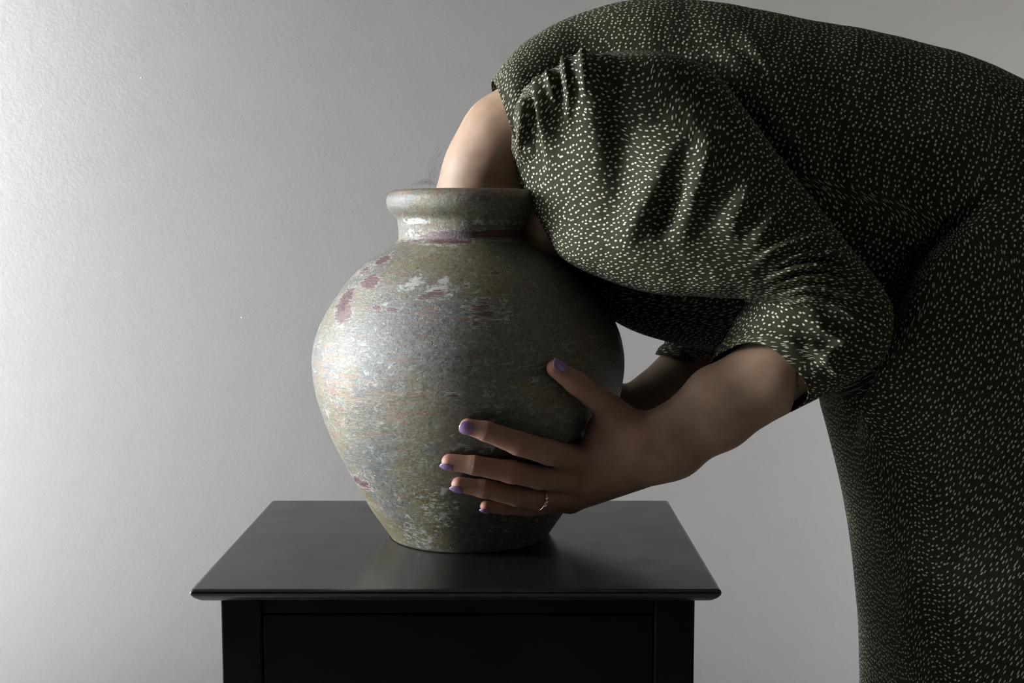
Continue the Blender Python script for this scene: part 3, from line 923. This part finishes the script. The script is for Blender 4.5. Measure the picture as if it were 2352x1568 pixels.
def fabric_uv(G, K, th):
    mid = G[:, G.shape[1] // 2]
    ul = np.concatenate([[0], np.cumsum(np.linalg.norm(np.diff(mid, axis=0), axis=1))])
    # arc along the ring measured from the near middle
    seg = np.linalg.norm(np.roll(G, -1, 1) - G, axis=-1)
    v = np.concatenate([np.zeros((G.shape[0], 1)), np.cumsum(seg, 1)], 1)
    v = v - v[:, [G.shape[1] // 2]]
    # length across the fan: average actual spacing so the print is not squeezed
    dl = np.linalg.norm(np.diff(G, axis=0), axis=-1)
    ul2 = np.concatenate([np.zeros((1, G.shape[1])), np.cumsum(dl, 0)], 0)
    mid0 = G.shape[0] // 2
    ul2 = ul2 - ul2[[mid0], :] 
    return ul2, v

def cloth(name, G, K, th, mat, parent, thick=0.0012, uv_rot=False, uoff=0.0):
    n, m, _ = G.shape
    ul, v = fabric_uv(G, K, th)
    G2 = np.concatenate([G, G[:, :1]], 1)
    ul = np.concatenate([ul, ul[:, :1]], 1)
    uv = np.stack([ul + uoff, v], -1)
    if uv_rot: uv = uv[..., ::-1]
    Fq = grid_faces(n, m + 1, close=False)
    me = mesh_np(name, plocal(G2.reshape(-1, 3)), Fq, uv.reshape(-1, 2))
    o = link(name, me, mat, parent)
    if thick:
        s = o.modifiers.new('thickness', 'SOLIDIFY'); s.thickness = thick; s.offset = -1
    return o

def outward(G):
    nrm = normals_grid(G)
    c = G.mean(1, keepdims=True)
    if np.sum(nrm * (G - c)) < 0: nrm = -nrm
    return nrm

def vnoise(px, py, sx, sy, seed):
    r = np.random.default_rng(seed); out = 0
    for k in range(5):
        a = r.uniform(.6, 1.6, 2); ph = r.uniform(0, 6.28, 2); w_ = r.uniform(-.5, .5)
        out = out + np.sin(px / sx * a[0] + py / sy * w_ + ph[0]) * np.cos(py / sy * a[1] + px / sx * w_ + ph[1])
    return out / 5

YB = VC_Y + 0.05
torso_s = [
    ((1128, 188), (1203, 425), 1.200, .074, (6, -4)),
    ((1165, 142), (1238, 465), 1.208, .088, (0, -10)),
    ((1215, 96), (1296, 562), 1.226, .104, (0, -10)),
    ((1330, 34), (1352, 684), 1.245, .115, (0, 0)),
    ((1480, 2), (1434, 750), YB, .130, (0, 0)),
    ((1650, 14), (1560, 790), YB, .145, (0, 0)),
    ((1850, 54), (1740, 820), YB, .155, (0, 0)),
    ((2050, 95), (1868, 870), YB, .150, (0, 0)),
    ((2230, 158), (1905, 918), YB, .158, (0, 0)),
    ((2400, 262), (1922, 972), YB, .166, (0, 0)),
    ((2530, 440), (1945, 1058), YB, .172, (0, 0)),
    ((2600, 690), (1972, 1170), YB, .176, (0, 0)),
    ((2630, 960), (1995, 1300), YB, .180, (0, 0)),
    ((2640, 1240), (2010, 1430), YB, .184, (0, 0)),
    ((2650, 1500), (2020, 1560), YB, .190, (0, 0)),
    ((2670, 2000), (2027, 2000), YB, .200, (0, 0)),
    ((2690, 2450), (2030, 2450), YB, .210, (0, 0)),
]
G, K, th, t = loft(torso_s, 640, 440, [2.15] * 6 + [2.2, 2.4, 2.7] + [3.1] * (len(torso_s) - 9))
nr = outward(G)
qx, qy = project(G)
near = np.clip(-nr[..., 1] * 2.2, 0, 1)
H = ridge_field(qx, qy, [
    ([(1640, 95), (1720, 190), (1800, 300), (1880, 430)], 34, 26, .010),
    ([(1690, 60), (1780, 190), (1860, 330)], 20, 24, .006),
    ([(1760, 90), (1830, 200), (1900, 360)], 26, 22, .005),
    ([(1945, 120), (1935, 250), (1925, 400), (1940, 520)], 26, 20, -.004),
    ([(1990, 330), (2120, 310), (2260, 380), (2330, 480)], 60, 60, .010),
    ([(2100, 560), (2150, 420), (2290, 380)], 40, 40, -.008),
    ([(1925, 880), (1960, 800), (2010, 730), (2040, 660)], 36, 30, .014),
    ([(1915, 880), (1960, 940), (2000, 965)], 26, 26, .010),
    ([(1975, 1130), (2060, 1300), (2100, 1500)], 40, 46, .006),
    ([(2180, 1150), (2130, 1300), (2060, 1450), (2030, 1568)], 50, 50, .008),
    ([(2005, 1000), (1985, 1100), (2020, 1250)], 30, 30, .006),
])
H = H + 0.0022 * vnoise(qx, qy, 55, 90, 3) + 0.0012 * vnoise(qx, qy, 22, 40, 8)
# front fold of the skirt: everything right of this line stands proud of the waist
line = np.array([(2330, 420), (2135, 590), (2098, 660), (2050, 770), (2018, 860), (2000, 925), (1960, 1040), (1900, 1120)], float)
lx = np.interp(qy, line[:, 1], line[:, 0])
step = 1 / (1 + np.exp(-(qx - lx) / 9.0))
fade = np.clip((qy - 430) / 160, 0, 1) * np.clip((1090 - qy) / 160, 0, 1)
H = H + fade * (0.030 * step * np.exp(-np.maximum(qx - lx, 0) / 380) - 0.022 * np.exp(-((qx - lx + 26) / 26) ** 2))
G = G + nr * (H * near)[..., None]
dress = cloth('dress', G, K, th, M_fab, person, 0.0012)
dress['label'] = 'dark olive green dress printed with small cream dashes'
TG = G.copy()

near_s = [
    ((1640, 190), (1190, 300), 1.150, .035, (-70, -100)),
    ((1668, 205), (1184, 335), 1.110, .075, (-60, -85), 1.16),
    ((1720, 270), (1184, 425), 1.095, .080, (-35, -45), 1.20),
    ((1792, 372), (1248, 535), 1.092, .074, (-15, -20), 1.165),
    ((1870, 475), (1308, 605), 1.088, .070, (0, -5), 1.130),
    ((1935, 560), (1470, 668), 1.085, .068, (0, 0), 1.11),
    ((1990, 630), (1610, 680), 1.083, .066, (8, 0), 1.10),
    ((2026, 705), (1722, 690), 1.083, .062, (15, 0)),
    ((2012, 800), (1705, 738), 1.083, .058, (25, 0)),
    ((1945, 870), (1690, 770), 1.078, .056, (40, -20)),
    ((1880, 908), (1678, 788), 1.078, .053, (48, -36)),
    ((1806, 950), (1668, 803), 1.080, .050, (52, -50)),
]
G, K, th, t = loft(near_s, 520, 420, [2.1, 2.1, 2.2, 2.5] + [2.8] * 8)
nr = outward(G)
qx, qy = project(G)
near = np.clip(-nr[..., 1] * 2.0, 0, 1)
edge = np.clip(t / 0.75, 0, 1)[:, None]
cuff = np.clip((len(near_s) - 1 - t) / 1.2, 0.15, 1)[:, None]
R = [
    # gathers falling from the yoke
    ([(1205, 235), (1198, 330), (1194, 430)], 10, 10, .006, 1),
    ([(1222, 210), (1222, 300), (1226, 410)], 9, 10, -.005, 1),
    ([(1240, 180), (1246, 250), (1256, 330), (1264, 430)], 8, 26, .012, 1),
    ([(1262, 158), (1276, 200), (1281, 260)], 9, 8, .007, 1),
    ([(1280, 150), (1290, 200), (1292, 260)], 7, 7, -.004, 1),
    ([(1297, 138), (1314, 190), (1309, 250), (1300, 320)], 11, 10, .008, 1),
    ([(1335, 124), (1366, 200), (1374, 290), (1366, 370), (1340, 470)], 60, 36, .015, 1),
    ([(1346, 122), (1352, 170), (1346, 235)], 8, 8, .005, 1),
    ([(1385, 112), (1402, 170), (1406, 250)], 11, 14, .004, 1),
    ([(1400, 190), (1420, 300), (1425, 420), (1400, 520)], 30, 40, -.006),
    ([(1560, 290), (1530, 370), (1500, 440), (1450, 530), (1425, 590)], 42, 30, .010),
    ([(1655, 300), (1625, 360), (1605, 430), (1578, 500), (1555, 580)], 32, 26, .010),
    ([(1560, 400), (1540, 480), (1510, 560)], 20, 24, -.006),
    ([(1740, 400), (1700, 480), (1660, 560)], 36, 26, .008),
    ([(1800, 440), (1760, 520), (1710, 590)], 26, 22, .006),
    # bunching at the elbow
    ([(1712, 628), (1780, 572), (1860, 548), (1950, 548)], 12, 10, .007),
    ([(1762, 622), (1830, 590), (1900, 582), (1970, 605)], 10, 10, .006),
    ([(1745, 660), (1810, 622), (1880, 612), (1960, 640)], 9, 9, .006),
    ([(1760, 668), (1830, 640), (1900, 636), (1975, 668)], 8, 8, .005),
    ([(1775, 690), (1850, 664), (1930, 670), (1990, 700)], 8, 8, .005),
    ([(1790, 702), (1860, 690), (1930, 705), (1985, 745)], 8, 9, .005),
    ([(1750, 640), (1820, 605), (1890, 597), (1960, 622)], 6, 6, -.004),
    ([(1755, 664), (1825, 630), (1895, 624), (1965, 655)], 5, 5, -.004),
    ([(1840, 740), (1900, 760), (1960, 800)], 14, 14, .005),
    ([(1850, 790), (1905, 830), (1930, 870)], 12, 14, .005),
    ([(1860, 860), (1920, 800), (1980, 760)], 14, 14, .005),
]
H = ridge_field(qx, qy, R)
H = H + 0.0012 * vnoise(qx, qy, 30, 50, 5) + 0.0008 * vnoise(qx, qy, 12, 22, 9)
G = G + nr * (H * near * edge * cuff)[..., None]
sl = cloth('sleeve', G, K, th, M_fab, dress, 0.0012, uv_rot=False, uoff=0.31)

far_s = [
    ((1420, 120), (1380, 330), 1.27, .05, (0, 0)),
    ((1600, 250), (1400, 520), 1.28, .06, (0, 0)),
    ((1720, 400), (1420, 640), 1.29, .07, (0, 0)),
    ((1760, 560), (1450, 715), 1.30, .065, (0, 0)),
    ((1780, 700), (1500, 756), 1.31, .06, (0, 0)),
    ((1745, 780), (1526, 784), 1.315, .055, (0, 0)),
    ((1700, 815), (1516, 797), 1.315, .048, (0, 0)),
    ((1655, 836), (1506, 812), 1.315, .044, (6, -8)),
]
G, K, th, t = loft(far_s, 240, 220, 2.1)
nr = outward(G); qx, qy = project(G)
H = 0.0025 * vnoise(qx, qy, 26, 14, 15) + ridge_field(qx, qy, [([(1530, 770), (1600, 790), (1700, 790)], 9, 9, .006), ([(1500, 740), (1600, 730), (1700, 700)], 14, 14, .006)])
G = G + nr * H[..., None]
cloth('sleeve', G, K, th, M_fab, dress, 0.0012, uoff=0.77)

# ------------------------------------------------------------------ hair: cap inside the vase and loose wisps at the nape
fd = Field((-0.16, 1.09, 0.72), (0.02, 1.31, 1.06), 0.004)
fd.cone(P(1040, 640, Y0), P(1035, 830, Y0), .060, .080, .03)
fd.cone(P(1040, 830, Y0), P(1050, 930, Y0), .075, .040, .03)
Vn, Fn = fd.mesh()
keep = np.hypot(Vn[:, 0] - VAX, Vn[:, 1] - VC_Y); lim = vase_r(Vn[:, 2]) - 0.013
f = np.minimum(1, lim / keep); Vn[:, 0] = VAX + (Vn[:, 0] - VAX) * f; Vn[:, 1] = VC_Y + (Vn[:, 1] - VC_Y) * f
hair = link('hair', mesh_np('hair', plocal(smooth_laplace(Vn, Fn, 2)), Fn), M_hair, person)
cu = bpy.data.curves.new('hair_wisp', 'CURVE'); cu.dimensions = '3D'; cu.bevel_depth = 0.00004; cu.bevel_resolution = 0
r2 = random.Random(7)
for i in range(46):
    x0_, y0_ = r2.uniform(985, 1004), r2.uniform(405, 436)
    yy = Y0 + r2.uniform(-.03, .02)
    kind = r2.random()
    pts = []
    if kind < .6:      # standing strands along the nape
        hgt = r2.uniform(20, 88); lean = hgt * r2.uniform(.25, .5); bow = r2.uniform(-14, -1)
        for k in range(7):
            s = k / 6; pts.append(P(x0_ + lean * s + bow * math.sin(math.pi * s), y0_ - hgt * s, yy))
    else:              # curls over the rim
        ln_ = r2.uniform(15, 45); bow = r2.uniform(4, 16)
        for k in range(7):
            s = k / 6; pts.append(P(x0_ - ln_ * s, 426 - bow * math.sin(math.pi * s) - r2.uniform(0, 2), yy))
    sp = cu.splines.new('POLY'); sp.points.add(6)
    for k, q in enumerate(pts): sp.points[k].co = (*plocal(q), 1)
o = bpy.data.objects.new('hair_wisp', cu); C.objects.link(o); cu.materials.append(M_hair); o.parent = hair
o['kind'] = 'stuff'; o['label'] = 'loose dark wisps of hair at the nape'
